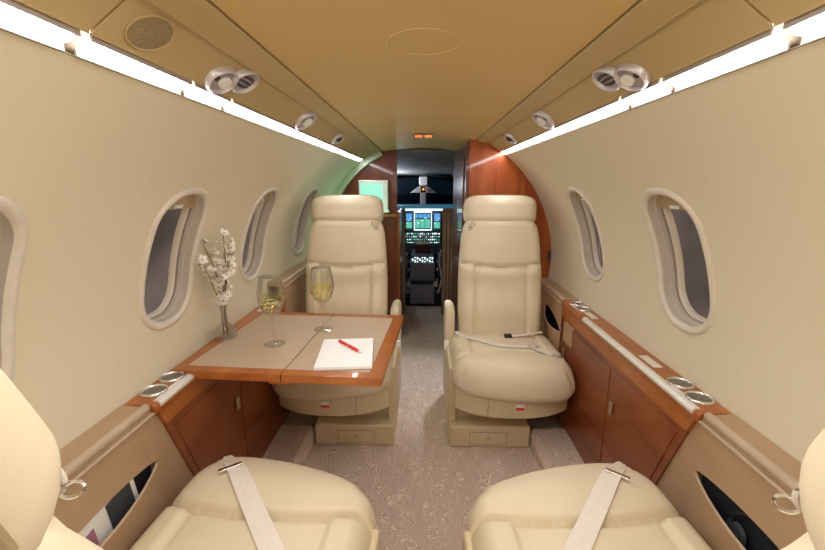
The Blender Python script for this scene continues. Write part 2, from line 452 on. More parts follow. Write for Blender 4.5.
# ------------------------------------------------------------------ side consoles
LZ = .69; XI = .705; XO = .778
def xo(z): return wx(z)-.002
def tan_panel(s, y0, y1, name, label, zt=LZ, pocket=None):
    """tan leather padded panel from ledge to floor with rolled rail on the ledge"""
    root = empty(name, (s*XI, (y0+y1)/2, 0), 0, label, 'side panel')
    yc = (y0+y1)/2; L = (y1-y0)/2
    def loc(pts): return [(x-s*XI, z) for x, z in pts]
    MB().prism(loc([(s*(XI+.022),zt-.02),(s*(XI+.022),zt+.0),(s*xo(zt),zt+.004),(s*xo(zt),zt-.02)]), -L, L).build('ledge', TAN, root, bevel=.002)
    # rolled rail and piping
    MB().box(*sorted((s*.001,s*.024)), -L, L, zt-.05, zt-.011).build('rail_base', TAN, root)
    MB().tube([(s*.013, -L, zt-.004), (s*.013, L, zt-.004)], .0115, 12).build('rail', TAND, root)
    MB().tube([(-s*.004, -L, zt-.020), (-s*.004, L, zt-.020)], .0042, 8).build('piping', TAND, root)
    if pocket is None:
        MB().box(min(0,s*.012), max(0,s*.012), -L, L, .07, zt-.012).build('face', TAN, root, bevel=.002)
    else:
        pa, pb, zA, zB = pocket   # y-range (world) and z of the slit at far/near ends
        pa -= yc; pb -= yc
        # face above the slit
        N = 24
        def slit(y, up):
            t = max(0, min(1, (y-pa)/(pb-pa))); base = zA+(zB-zA)*t
            w = .036*math.sin(PI*min(1, max(0, t)))**.6
            return base + (w*.75 if up else -w*.55)
        ys = [-L+(2*L)*i/60 for i in range(61)]
        up = MB(); up.grid(lambda u, v: Vector((0, ys[round(u*60)], slit(ys[round(u*60)], True)*(1-v)+(zt-.012)*v)), 60, 4)
        up.grid(lambda u, v: Vector((s*.012*v, ys[round(u*60)], slit(ys[round(u*60)], True))), 60, 1)
        up.build('upper_face', TAN, root, sharp=50)
        def bul(y, z):
            t = max(0, min(1, (y-pa)/(pb-pa))); zz = slit(y, False)
            return -s*.030*math.sin(PI*t)**.8*max(0, 1-(zz-z)/.30) if pa < y < pb else 0
        lo = MB()
        lo.grid(lambda u, v: Vector((bul(ys[round(u*60)], .07*(1-v)+slit(ys[round(u*60)], False)*v), ys[round(u*60)], .07*(1-v)+slit(ys[round(u*60)], False)*v)), 60, 8)
        lo.build('pocket_face', TAN, root, sharp=50)
        MB().tube([(bul(y, slit(y, False))-s*.000, y, slit(y, False)) for y in ys if pa <= y <= pb], .0035, 6).build('pocket_piping', TAND, root)
        MB().box(min(s*.025,s*.030), max(s*.025,s*.030), pa-.03, pb+.03, .25, zt-.03).build('pocket_lining', DKBLUE, root)
    return root
def wood_cabinet(s, nm, label):
    y0, y1 = .945, 1.95; yc = (y0+y1)/2; L = (y1-y0)/2
    root = empty('side_cabinet', (s*XI, yc, 0), 0, label, 'cabinet')
    ledge = [(-s*.006,LZ-.028),(-s*.010,LZ-.018),(-s*.008,LZ-.004),(s*.0,LZ+.002),(s*(xo(LZ)-XI),LZ+.002),(s*(xo(LZ)-XI),LZ-.028)]
    MB().prism(ledge, -L-.02, L).build('ledge', WOOD_T, root, bevel=.0025)
    MB().prism([(-s*.0115,LZ-.012),(-s*.0125,LZ-.004),(-s*.006,LZ+.0045),(s*.007,LZ+.0045),(s*.007,LZ+.0015),(-s*.0105,LZ-.012)], -L+.0, L*.45).build('metal_trim', SILVER, root, bevel=.001)
    # upper apron
    
    # sloped aft edge of the face: face as polygon (y,z)
    def face(poly, x0, x1):
        m_ = MB(); a = [Vector((s*x0, y, z)) for y, z in poly]; b = [Vector((s*x1, y, z)) for y, z in poly]
        return m_.loops([a, b], True, True, True)
    face([(-L+.026,.607),(-L+.24,.07),(L,.07),(L,.607)], .003, .024).build('face', WOOD_H, root)
    face([(-L,LZ-.028),(-L+.024,.61),(L,.61),(L,LZ-.028)], -.002, .020).build('apron', WOOD_T, root, bevel=.0015)
    face([(-L-.024,LZ-.03),(-L-.024,.07),(-L+.25,.07),(-L+.01,LZ-.03)], .010, .026).build('end_panel', TAN, root)
    for k, (a, b) in enumerate(((-L+.20,-.05),(-.04,L-.04))):
        d = face([(a if k else -L+.062,.585),(a,.13) if k else (-L+.235,.13),(b,.13),(b,.585)], -.000, .004).build('door', WOOD_H, root, bevel=.0015)
        MB().box(min(-s*.004,-s*.008),max(-s*.004,-s*.008), b-.05, b-.025, .42,.47).build('latch', CHROME, d, .001)
    face([(L-.16,.60),(L-.16,.50),(L-.05,.50),(L-.05,.60)], -.004, .004).build('hand_recess', TAN, root, bevel=.001)
    for y in ((-.22,.25) if s > 0 else (.32,)):
        MB().box(-.014+s*.036,.014+s*.036,y-.045,y+.045,LZ+.002,LZ+.005).build('switch_plate', SILVER, root, bevel=.001)
    return root
def cups(s, y, label, r=.034, double=True):
    root = empty('cup_holder', (s*.742, y, LZ+.002), 0, label, 'cup holder', 'silver rimmed cup holders in the side ledges')
    MB().box(-s*.030-.004, -s*.030+.006, -.03,.03,0,.004).build('mounting_plate', SILVER, root, bevel=.0015)
    for a in ((-1,1) if double else (0,)):
        rim = MB().lathe([(r,.0),(r+.0005,.006),(r-.003,.009),(r-.006,.007),(r-.006,.001)], (0,a*.041,0), 32).build('rim', CHROME, root, sharp=60)
        MB().lathe([(r-.005,.004),(r-.006,.0025),(r-.010,.0015),(.001,.0012)], (0,a*.041,0), 32).build('well', CUPIN, rim)
for s, nm in ((-1,'left'), (1,'right')):
    wood_cabinet(s, nm, 'glossy reddish wood side cabinet %s' % ('beneath the folding table at the left wall' if s < 0 else 'with silver edge trim along the right wall'))
    tan_panel(s, .10, .922, 'armrest_panel', 'tan leather side panel with %s beside the near %s seat' % ('a magazine in its pocket' if s < 0 else 'a black headset in its pocket', nm), pocket=(.50,.915,.52,.535))
    tan_panel(s, 1.952, 3.19 if s < 0 else 2.455, 'armrest_panel', 'tan leather side panel behind the far %s seat back' % nm, zt=LZ if s > 0 else .77, pocket=(1.96,2.22,.52,.585) if s > 0 else None)
    # aft part of the near panels out of frame
    MB().box(min(s*XI,s*(XI+.07)),max(s*XI,s*(XI+.07)),-1.3,.098,.0,LZ).build('trim_aft_console_'+nm, TAN, kind='structure')
    cups(s, 1.035, 'double cup holder at the aft end of the %s wooden ledge' % nm)
    cups(s, 1.83, 'double cup holder at the forward end of the %s wooden ledge' % nm)
# contents of pockets
def rot_box(name, m, size, loc, rot, **k):
    sx, sy, sz = (q/2 for q in size); o = MB().box(-sx,sx,-sy,sy,-sz,sz).build(name, m, **k)
    o.location = loc; o.rotation_euler = rot; return o
mg = rot_box('magazine', PAPER, (.008,.20,.15), (-.716,.745,.485), (R_(8),0,0), bevel=.001, cat='magazine', label='white magazine with pink and grey cover in the left panel pocket')
e = MB().box(.0045,.0055,-.085,-.03,.0,.045).build('cover_print', plain('magenta_print', (.45,.2,.28), .5), mg)
e = MB().box(.0045,.0056,.01,.085,-.03,.06).build('cover_photo', DKGREY, mg)
bk = rot_box('folder', BLACK, (.006,.16,.13), (-.724,.62,.49), (R_(4),0,0), bevel=.001, cat='folder', label='thin black folder behind the magazine in the left panel pocket')
hs = empty('headset', (.715,.72,.50), 0, 'black headset tucked in the right panel pocket', 'headset')
MB().tube(smooth([Vector((0,-.07,-.01)),Vector((-.004,-.06,.04)),Vector((-.004,0,.062)),Vector((-.004,.06,.03)),Vector((0,.07,-.02))],6), .005, 8).build('headband', BLACK, hs)
for a in (-1,1): MB().lathe([(.001,-.008),(.026,-.006),(.028,.002),(.022,.008),(.001,.009)], (0,a*.06,-.02), 20, Matrix.Rotation(PI/2,3,'Y')).build('ear_cup', DKGREY, hs)
MB().tube(smooth([Vector((-.006,-.05,.02)),Vector((-.008,-.1,.03)),Vector((-.006,-.15,-.0))],6), .0028, 8).build('cable', RED, hs)

# ------------------------------------------------------------------ seats
BZ0, BY0, BZ1, BY1 = .40, -.135, 1.075, -.265
def make_seat(s, BY0=-.135, BY1=-.265, deep=0, bdx=0):
    """inboard side = s*x, facing +y"""
    root = empty('passenger_seat')
    # base on floor
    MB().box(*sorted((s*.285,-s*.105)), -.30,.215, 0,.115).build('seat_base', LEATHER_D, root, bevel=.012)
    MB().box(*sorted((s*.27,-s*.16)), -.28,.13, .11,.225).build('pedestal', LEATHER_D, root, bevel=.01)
    dr = MB().box(*sorted((s*.185,s*.010)), .205,.2185, .022,.082).build('drawer', LEATHER_D, root, bevel=.002)
    MB().box(*sorted((s*.188,s*.007)), .2,.2162, .018,.086).build('drawer_gap', PIPING, dr)
    MB().lathe([(.001,.010),(.009,.009),(.011,.004),(.009,.0)], (s*.098,.2185,.052), 16, Matrix.Rotation(-PI/2,3,'X')).build('knob', CHROME, dr)
    # seat pan with bowed front
    def pan(u, z, g=0):
        x = -.262+.524*u; y = .315-.085*abs((2*u-1))**2.6+g; return Vector((x, y, z))
    pm = MB(); top = [pan(i/24, .335) for i in range(25)]+[Vector((.262,-.27,.335)),Vector((-.262,-.27,.335))]
    bot = [pan(i/24, .205, -.03)*1 for i in range(25)]+[Vector((.262,-.27,.205)),Vector((-.262,-.27,.205))]
    pm.loops([bot, [Vector((p.x*1.0,p.y,.222)) for p in [pan(i/24,.222,-.005) for i in range(25)]+[Vector((.262,-.27,.222)),Vector((-.262,-.27,.222))]], top], True, True, True)
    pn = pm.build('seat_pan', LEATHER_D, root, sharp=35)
    for uu in (.5+s*.23,):
        MB().tube([pan(uu,.225,.0008), pan(uu,.335,.0008)], .0014, 6).build('seam', PIPING, pn)
    p = pan(.5-s*.04,.29,.001)
    t = MB().box(p.x-.020,p.x+.020,p.y-.002,p.y+.002,.268,.296).build('release_tag', WHITE, pn, label='white tag with a red band')
    MB().box(p.x-.019,p.x+.019,p.y+.001,p.y+.003,.268,.279).build('red_band', RED, t)
    # cushion: height field
    def hf(x, y, a, t):
        yy = y+.07-deep
        crown = .022*(1-(x/.28)**2)
        cre = .155-.05*(x/.28)**2*0+.045*math.cos(x/.28*PI/2)*-1+(.02 if not deep else .0)
        lip = 0.012*math.exp(-((yy-.24)/.07)**2)
        g = -(.032 if deep else .006)*groove(yy-cre, .011)
        sd = 0
        if yy < cre-.006: sd = -.007*groove(abs(x)-.172, .007) + (.010 if abs(x) > .172 else 0)*min(1,(abs(x)-.172)/.02 if abs(x)>.172 else 0)
        return crown+lip+g+sd-.015*max(0, -yy/.3)
    def plc(x, y, h):
        # front edge more curved, front lip drops
        yy = y+.07-deep; k = max(0, (yy-.15)/.19)
        return Vector((x, yy-(.05 if not deep else .028)*k*(x/.28)**2-(.03 if not deep else .062)*k*(s*x/.28), .375+h-.018*k*k))
    cu = slab(.278, .285+deep, .078, .058, plc, n=7, nx=72, ny=72+int(deep*900), hfn=hf, Tb=.05)
    cuo = cu.build('seat_cushion', LEATHER, root, sharp=80)
    # piping below cushion
    # backrest
    d = Vector((0, BY1-BY0, BZ1-BZ0)); Lb = d.length; d.normalize(); nrm = Vector((0, d.z, -d.y))
    org = Vector((0,(BY0+BY1)/2,(BZ0+BZ1)/2))
    def bplace(x, y, h): return org + Vector((x+s*bdx,0,0)) + d*y + nrm*h
    def bh(x, y, a, t):
        zz = y/(Lb/2); cre = .30-.075*math.cos(min(1,abs(x)/.225)*PI/2)
        h = 0
        g = -.022*groove((zz-cre)*Lb/2, .010)
        if zz < cre:
            h += .012*(1-(x/.22)**2) - .008*groove(abs(x)-.135,.007) + (.012 if abs(x) > .135 else 0)*min(1,max(0,(abs(x)-.135))/.02)
            h += .012*math.exp(-((zz-cre+.12)/.12)**2)
            h += .02*math.exp(-((zz+.45)/.3)**2)
        else: h += .010*(1-(x/.22)**2)+.006
        return h+g
    def wf(t): return 1.0-(.10 if not deep else .30)*max(0,t)**1.5-.04*max(0,-t-.4)
    slab(.226, Lb/2, .045 if not deep else .030, .045, bplace, n=9, nx=60, ny=76, wfn=wf, hfn=bh, Tb=.07, Rb=.05).build('backrest', LEATHER, root, sharp=80)
    # headrest
    hc = Vector((0,BY1-.018,1.118)); hd = (d+Vector((0,.10,0))).normalized(); hn = Vector((0,hd.z,-hd.y))
    def hplace(x, y, h): return hc + Vector((x+s*bdx,0,0)) + hd*y + hn*h
    hr = slab(.198, .082, .060, .055, hplace, n=5, nx=44, ny=30, hfn=lambda x,y,a,t: .012*(1-(x/.2)**2)-.006*y/.08, Tb=.055, wfn=lambda t: 1-.05*max(0,t)**2).build('headrest', LEATHER, root, sharp=80)
    n_=48
    rim = []
    for i in range(n_+1):
        an = 2*PI*i/n_; cx, sy = math.cos(an), math.sin(an); k = 1/((abs(cx)**5+abs(sy)**5)**(1/5))
        rim.append(hplace(.199*cx*k*(1-.05*max(0,sy*k)**2), .083*sy*k, 0))
    MB().tube(rim, .0028, 6, False).build('piping', PIPING, hr)
    # harness guide under the headrest
    gp = bplace(s*(.158 if not deep else .150), Lb/2-(.042 if not deep else .030), .062 if not deep else .045)
    hg = MB().tube([Vector((.013*math.cos(a), .0, .0+.016*math.sin(a)*(1+.3*math.sin(a)))) for a in [2*PI*i/16 for i in range(17)]], .0036, 8, False).build('harness_guide', TUNNEL, root); hg.location = gp; hg.scale = (1,1,1) if not deep else (.55,.7,.55); hg.rotation_euler = (R_(-20),0,s*.5)
    MB().tube([Vector((.012*math.cos(a)+s*.016, .010, -.012+.009*math.sin(a))) for a in [2*PI*i/14 for i in range(15)]], .0022, 6, False).build('ring', CHROME, hg)
    # side shell and armrest inboard
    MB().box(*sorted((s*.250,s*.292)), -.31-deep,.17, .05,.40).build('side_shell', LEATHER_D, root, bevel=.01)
    ar = MB(); 
    def arp(x, y, h): return Vector((s*.287+h*s*1, -.205+x, .50+y))
    slab(.10,.115,.022,.02,lambda x,y,h: Vector((s*.274+s*h,-.205-deep+x,.50+y)),n=5,nx=20,ny=20,Tb=.03,Rb=.03).build('armrest', LEATHER, root, sharp=80)
    MB().box(*sorted((s*.274,s*.301)), -.12,-.09,.375,.425).build('armrest_latch', WHITE, root, bevel=.003)
    if deep: MB().tube([(s*.262,.0,.455),(s*.318,.0,.455)], .007, 12).build('armrest_pin', CHROME, root)
    return root, cuo
def top_z(x, y):  # approx cushion surface (local)
    k = max(0, (y-.15)/.19)
    return .375+.078+.022*(1-(x/.28)**2)-.018*k*k-.012*max(0,-y/.3)+.012*math.exp(-((y-.24)/.07)**2)
def lap_belt(root, s):
    """strap laid along the cushion, tongue over the front edge; outboard = -s"""
    pts = []
    for k in range(13):
        t = k/12; x = -s*(.170-.36*t); y = .305-.42*t
        z = top_z(x, y)+.005; 
        if y > .27: z -= .02*((y-.27)/.055)**2
        pts.append((x, y, z))
    b = MB().ribbon(pts, .048, (1,0,0), .0016).build('seat_belt', STRAP, root, sharp=60)
    P0 = Vector(pts[1]); dirv = (Vector(pts[0])-Vector(pts[3])).normalized()
    ang = math.atan2(dirv.x, dirv.y)
    bu = empty('buckle', tuple(P0+Vector((0,-.012,.004))), -ang); bu.parent = b
    bu2 = MB().box(-.031,.031,-.007,.007,-.002,.006).build('buckle_bar', CHROME, b, bevel=.002); bu2.location = P0+Vector((0,-.02,.006)); bu2.rotation_euler=(R_(-6),0,-ang)
    tg = MB().add([(-.024,0,0),(.024,0,0),(.012,.032,-.004),(.006,.05,-.010),(-.006,.05,-.010),(-.012,.032,-.004),
                   (-.024,0,.003),(.024,0,.003),(.012,.032,-.001),(.006,.05,-.007),(-.006,.05,-.007),(-.012,.032,-.001)],
                  [(0,5,4,3,2,1),(6,7,8,9,10,11),(0,1,7,6),(1,2,8,7),(2,3,9,8),(3,4,10,9),(4,5,11,10),(5,0,6,11)]).build('tongue', BEZEL, b, bevel=.001)
    tg.location = Vector(pts[0])+Vector((0,-.008,.005)); tg.rotation_euler=(R_(2),0,-ang)
    ti = MB().lathe([(.009,0),(.009,.004),(.004,.006)],(0,0,0),16).build('belt_tip', CHROME, b); ti.location = tg.location+Vector((dirv.x*.045,dirv.y*.045,-.008))
    bpy.data.objects.remove(bu)
sA, _ = make_seat(1); sB, _ = make_seat(-1)
G = 'cream leather cabin seats'
sA2, _ = make_seat(1, -.27, -.53, .05, .044); sB2, _ = make_seat(-1, -.27, -.53, .05, .044)
for o, x, y, rz, lab in ((sA,.42,1.95,PI,'cream leather aft-facing seat on the right, unfastened belt lying across its cushion'),
                         (sB,-.42,1.95,PI,'cream leather aft-facing seat behind the folding table'),
                         (sA2,-.405,.70,R_(-3),'near left cream seat, cushion and headrest edge cut by the frame'),
                         (sB2,.405,.70,R_(3),'near right cream seat, cushion and headrest edge cut by the frame')):
    o.location = (x, y, 0); o.rotation_euler = (0,0,rz); tag(o, lab, 'seat', G)
lap_belt(sA2, 1); lap_belt(sB2, -1)
# belt across the far right seat (local: inboard +x, facing +y)
def far_belt(root):
    q = lambda x, y, dz=.005: (x, y, top_z(x, y)+dz)
    p1 = [q(.235,-.12,.02), q(.20,-.07,.008), q(.12,.01), q(.03,.08), q(-.05,.09), q(-.11,.09,.008)]
    b = MB().ribbon(p1, .030, None, .0014).build('seat_belt', STRAP, root, sharp=60)
    p2 = [q(-.11,.09,.010), q(-.15,.13,.008), q(-.19,.17,.004), (-.215,.205,.463), (-.23,.225,.435)]
    MB().ribbon(p2, .034, None, .0014).build('belt_end', STRAP, b, sharp=60)
    for (x, y, rz) in ((-.12,.10,R_(-35)), (-.205,.195,R_(-50))):
        m_ = MB(); m_.tube([Vector((a*.020, c*.013, 0)) for a, c in ((-1,-1),(1,-1),(1,1),(-1,1),(-1,-1))], .0028, 6, False)
        k = m_.build('buckle', CHROME, b); k.location = (x, y, top_z(x,y)+.014-(.006 if x < -.2 else 0)); k.rotation_euler = (0,.1,rz)
    k = MB().box(-.02,.02,-.012,.012,-.006,.006).build('latch', BLACK, b, bevel=.002); k.location = (-.03,-.045,.482); k.rotation_euler=(R_(-15),0,.1)
    MB().ribbon([(-.22,-.10,.485),(-.14,-.075,.48),(-.05,-.05,.478)], .026, None, .0014).build('belt_half', STRAP, b, sharp=60)
far_belt(sA)

# ------------------------------------------------------------------ folding table
TZ = .700
tr = empty('folding_table', (-.765,1.105,TZ), R_(-3.6), 'folding wooden table with tan leather inlay pulled out from the left wall', 'table')
# local: x 0..0.65 toward aisle, y 0..0.585
def leaf(x0, x1, nm, wl, wr):
    fr = MB(); b = .036
    fr.box(x0,x1,0,.585,-.022,-.002); fr.box(x0,x1,0,b,-.003,.0045); fr.box(x0,x1,.585-b,.585,-.003,.0045)
    if wl: fr.box(x0,x0+wl,b,.585-b,-.003,.0045)
    if wr: fr.box(x1-wr,x1,b,.585-b,-.003,.0045)
    o = fr.build(nm, WOOD_T, tr, bevel=.0022)
    MB().box(x0+wl,x1-wr,b,.585-b,-.003,.0038).build('inlay', INLAY, o)
    return o
leaf(.0,.3425,'table_leaf',.03,0); leaf(.3455,.648,'table_leaf',0,.042)
MB().box(.341,.347,.004,.581,-.02,.0015).build('hinge', BLACK, tr)
MB().box(.30,.385,.012,.03,-.036,-.022).build('bracket', WOOD_T, tr, bevel=.003)
MB().box(.05,.60,.10,.12,-.040,-.022).build('support_rail', SILVER, tr, bevel=.003)
MB().box(.05,.60,.46,.48,-.040,-.022).build('support_rail', SILVER, tr, bevel=.003)
TT = TZ+.0047
# notepad + pen
np_ = MB().box(-.088,.088,-.115,.115,0,.009).build('notepad', PAPER, bevel=.0012, cat='notepad', label='white notepad lying on the table with the red pen on it')
np_.location = (-.252,1.232,TT); np_.rotation_euler = (0,0,R_(6))
MB().box(-.0875,.0875,-.1145,.1145,.0092,.0104).build('top_sheet', plain('top_sheet_white', (.95,.95,.94), .7), np_)
MB().box(-.089,.089,-.116,.116,-.0,.0012).build('backing_board', GASKET, np_)
MB().lathe([(.0028,-.0002),(.0028,.0008)], (0,.108,.0104), 12).build('binding_hole', SILVER, np_)
pen = MB().tube([(-.068,0,0),(-.062,0,0),(.0,0,0),(.045,0,0),(.052,0,0)], [.0032,.0048,.0052,.005,.0035], 12).build('pen', RED, cat='pen', label='red ballpoint pen lying diagonally on the white notepad')
MB().tube([(.052,0,0),(.060,0,0),(.068,0,0)], [.0036,.0025,.0008], 12).build('tip', CHROME, pen)
MB().tube([(-.012,0,0),(-.005,0,0)], .0056, 12).build('middle_band', CHROME, pen)
MB().box(-.064,-.02,-.0012,.0012,.0055,.0072).build('clip', CHROME, pen, .0005)
pen.location = (-.245,1.262,TT+.0165); pen.rotation_euler = (0,0,R_(-46))
# wine glasses
def wine_glass(label):
    H = .245
    pr = [(.0355,.0),(.0355,.0015),(.022,.004),(.006,.009),(.0036,.018),(.0034,.085),(.0045,.10),(.016,.108),(.032,.125),(.0430,.150),(.0462,.172),(.0450,.195),(.040,.222),(.0355,.245)]
    g = MB().lathe(pr[:], (0,0,0), 36)
    inner = [(r-.0012, z) for r, z in pr[::-1] if z > .11]+[(.001,.1125)]
    ls = [[Vector((r*math.cos(2*PI*i/36), r*math.sin(2*PI*i/36), z)) for i in range(36)] for r, z in [(.0355,.245)]+inner]
    g.f = [f for f in g.f if len(f) < 30 or all(g.v[i][2] < .01 for i in f)]
    g.loops(ls)
    o = g.build('wine_glass', GLASS, sharp=70, cat='wine glass', label=label, group='stemmed glasses of white wine')
    w = [(.001,.1135),(.0145,.1145),(.0305,.129),(.0412,.152),(.0442,.171),(.0441,.176),(.001,.176)]
    MB().lathe(w, (0,0,0), 36).build('wine', WINE, o, sharp=50)
    MB().lathe([(.0360,.2445),(.0368,.2455),(.0352,.2462),(.0345,.2450)], (0,0,0), 36).build('rim', GLASS, o)
    return o
g1 = wine_glass('glass of white wine nearer the camera, on the wall side of the table'); g1.location = (-.522,1.315,TT)
g2 = copy_tree(g1); g2.location = (-.385,1.47,TT); g2['label'] = 'glass of white wine by the notepad, in front of the far seat'
# vase
va = MB(); pr = [(.026,0),(.034,.003),(.0405,.016),(.040,.028),(.030,.040),(.018,.050),(.0125,.062),(.0115,.085),(.0125,.105),(.016,.122)]
va.lathe(pr, (0,0,0), 32); va.f = [f for f in va.f if len(f) < 30 or all(va.v[i][2] < .01 for i in f)]
vi = [(r-.0018, z) for r, z in pr[::-1] if z > .006]+[(.001,.006)]
va.loops([[Vector((r*math.cos(2*PI*i/32), r*math.sin(2*PI*i/32), z)) for i in range(32)] for r, z in [(.016,.122)]+vi])
vo = va.build('glass_vase', GLASS, sharp=70, cat='vase', label='small clear glass vase of white blossom at the wall edge of the table')
vo.location = (-.725,1.375,TT)
MB().lathe([(.001,.006),(.030,.0065),(.037,.017),(.034,.030),(.001,.030)], (0,0,0), 28).build('water', glassy('water', (.9,.93,.93), .1), vo)
BL = ['tallest', 'short leaning aft', 'middle', 'left leaning', 'forward leaning', 'low', 'second tallest']
tips = [(.02,.015,.375),(-.015,-.075,.30),(.045,.02,.31),(-.022,-.04,.345),(.02,.065,.33),(.04,-.03,.255),(.03,.03,.345)]
for i, tp in enumerate(tips):
    rt = empty('blossom_branch', vo.location, 0, 'thin brown branch of small white blossoms standing in the vase', 'branch', 'white blossom branches in the vase')
    a = Vector((tp[0]*.2, tp[1]*.15, .012)); nk = Vector((tp[0]*.12, tp[1]*.10, .11)); T = Vector(tp)
    mid = nk.lerp(T, .5)+Vector((.01*math.cos(i*2), .012*math.sin(i*3), .02))
    path = smooth([a, nk, mid, T], 6)
    sm = MB().tube(path, [.0017]*(len(path)-6)+[.0012]*6, 6)
    pos = []
    for k in range(10):
        t = .42+.58*k/9; p = path[min(len(path)-1, int(t*(len(path)-1)))]
        q = p+Vector((random.uniform(-.012,.018), random.uniform(-.026,.026), random.uniform(-.004,.022)))
        sm.tube([p, (p+q)/2+Vector((0,0,.003)), q], .0008, 5); pos.append(q)
    sm.build('stem', STEM, rt)
    for k, q in enumerate(pos):
        m_ = MB(); r = random.uniform(.012,.017)
        tl = Matrix.Rotation(random.uniform(-1,1),3,'X') @ Matrix.Rotation(random.uniform(0,1.2),3,'Y')
        for pz in range(5):
            an = 2*PI*pz/5; dr = Vector((math.cos(an), math.sin(an), 0)); sd = Vector((-dr.y, dr.x, 0)); pp = []
            for a_, b_, h_ in ((0,0,0),(.5,.42,.12),(.95,.38,.35),(1.1,0,.42),(.95,-.38,.35),(.5,-.42,.12)):
                pp.append(q + tl @ ((dr*a_+sd*b_+Vector((0,0,h_)))*r))
            cc = q + tl @ ((dr*.6+Vector((0,0,.05)))*r)
            m_.add([cc]+pp, [(0,j+1,(j+1)%6+1) for j in range(6)])
        bo = m_.build('blossom', PETAL, rt)
        MB().lathe([(.001,-.0035),(.0028,-.001),(.0024,.002),(.001,.0034)], q, 8).build('bud', BUD, bo)

# ------------------------------------------------------------------ forward bulkheads
def arch_outline(x0, z0, grow=.0, ztop=None):
    """right-hand region from inner edge x0 to the fuselage skin"""
    pts = [(x0, z0)]
    th = math.asin((z0-ZC)/RC) if z0 > ZC-RC else -PI/2
    pts = [(x0, z0)]
    zz = z0; N = 40
    zt = ZC+math.sqrt(RC*RC-.37*.37)
    for k in range(N+1):
        z = max(z0, .05)+(zt-max(z0,.05))*k/N; x = .80 if z < .75 else (RC+.008)*math.cos(math.asin(min(1,(z-ZC)/(RC+.008))))
        pts.append((x+grow, z))
    pts += [(.31, 1.53), (x0, 1.53)]
    return pts
o = MB(); o.prism(arch_outline(.275, 0), 2.52, 2.545)
closet = o.build('wardrobe', WOOD_V, cat='wardrobe', label='glossy orange-brown wood closet bulkhead behind the right far seat')
closet.location.y = -.06
MB().box(.255,.275, 2.52, 3.55, 0, 1.50).build('side_panel', WOOD_D, closet, bevel=.002)
MB().box(.262,.272, 2.512, 2.524, 0, 1.50).build('edge_strip', WOOD_D, closet, bevel=.002)
h = MB().box(.246,.256,2.95,2.98,1.05,1.15).build('handle', CHROME, closet, bevel=.002)
l_ = MB().box(.246,.254,2.62,2.9,.9,1.42).build('door', WOOD_D, closet, bevel=.002)
MB().box(.77,.785,2.505,2.52,.80,.86).build('switch', DKGREY, closet, bevel=.002)
# left bulkhead with galley monitor
lp = MB(); lp.prism([(-x, z) for x, z in arch_outline(.205, 0)], 3.2, 3.225)
gal = lp.build('galley_partition', WOOD_D, cat='partition', label='dark wood partition behind the left far seat, holding the green-lit screen')
MB().box(-.205,-.185, 3.2, 3.7, 0, 1.05).build('side_panel', wood('partition_edge_wood', (.2,.045,.01), (.3,.08,.02), (.38,.12,.03), (12,12,1.5)), gal, bevel=.002)
ap = MB(); ls = []
for k in range(25):
    th = R_(20)+ (math.acos(.33/RC)-R_(20))*k/24
    a, b = WP(-1, 3.15, th, -.002), WP(-1, 3.15, th, -.045)
    ls.append([a, b, b+Vector((0,.045,0)), a+Vector((0,.045,0))])
ap.loops(ls, True, True, True)
ap.build('arch_trim', plain('arch_trim_green_grey', (.50,.60,.45), .5), gal, sharp=50)
mo = empty('monitor', (-.385,3.16,1.17), 0, 'small screen glowing pale green above the left far headrest', 'monitor')
MB().box(-.115,.115,-.01,.02,-.125,.125).build('housing', SILVER, mo, bevel=.006)
MB().box(-.100,.072,-.0125,-.009,-.095,.100).build('screen', SCREEN, mo)
MB().box(.080,.108,-.013,-.009,-.11,.11).build('side_bezel', WHITE, mo, bevel=.002)
MB().box(-.335+.3,-.205+.385-.06,-.014,-.01,-.121,-.102).build('control_strip', WHITE, mo)
ms = MB().box(-.20,.10,-.02,.02,-.01,.01).build('galley_counter', WOOD_T, loc=(-.30,3.165,1.025), bevel=.003, cat='shelf', label='narrow wood shelf edge beneath the green-lit screen')
cup = MB().lathe([(.020,0),(.026,.002),(.028,.06),(.026,.06),(.024,.004),(.001,.004)], (-.24,3.16,1.035), 20)
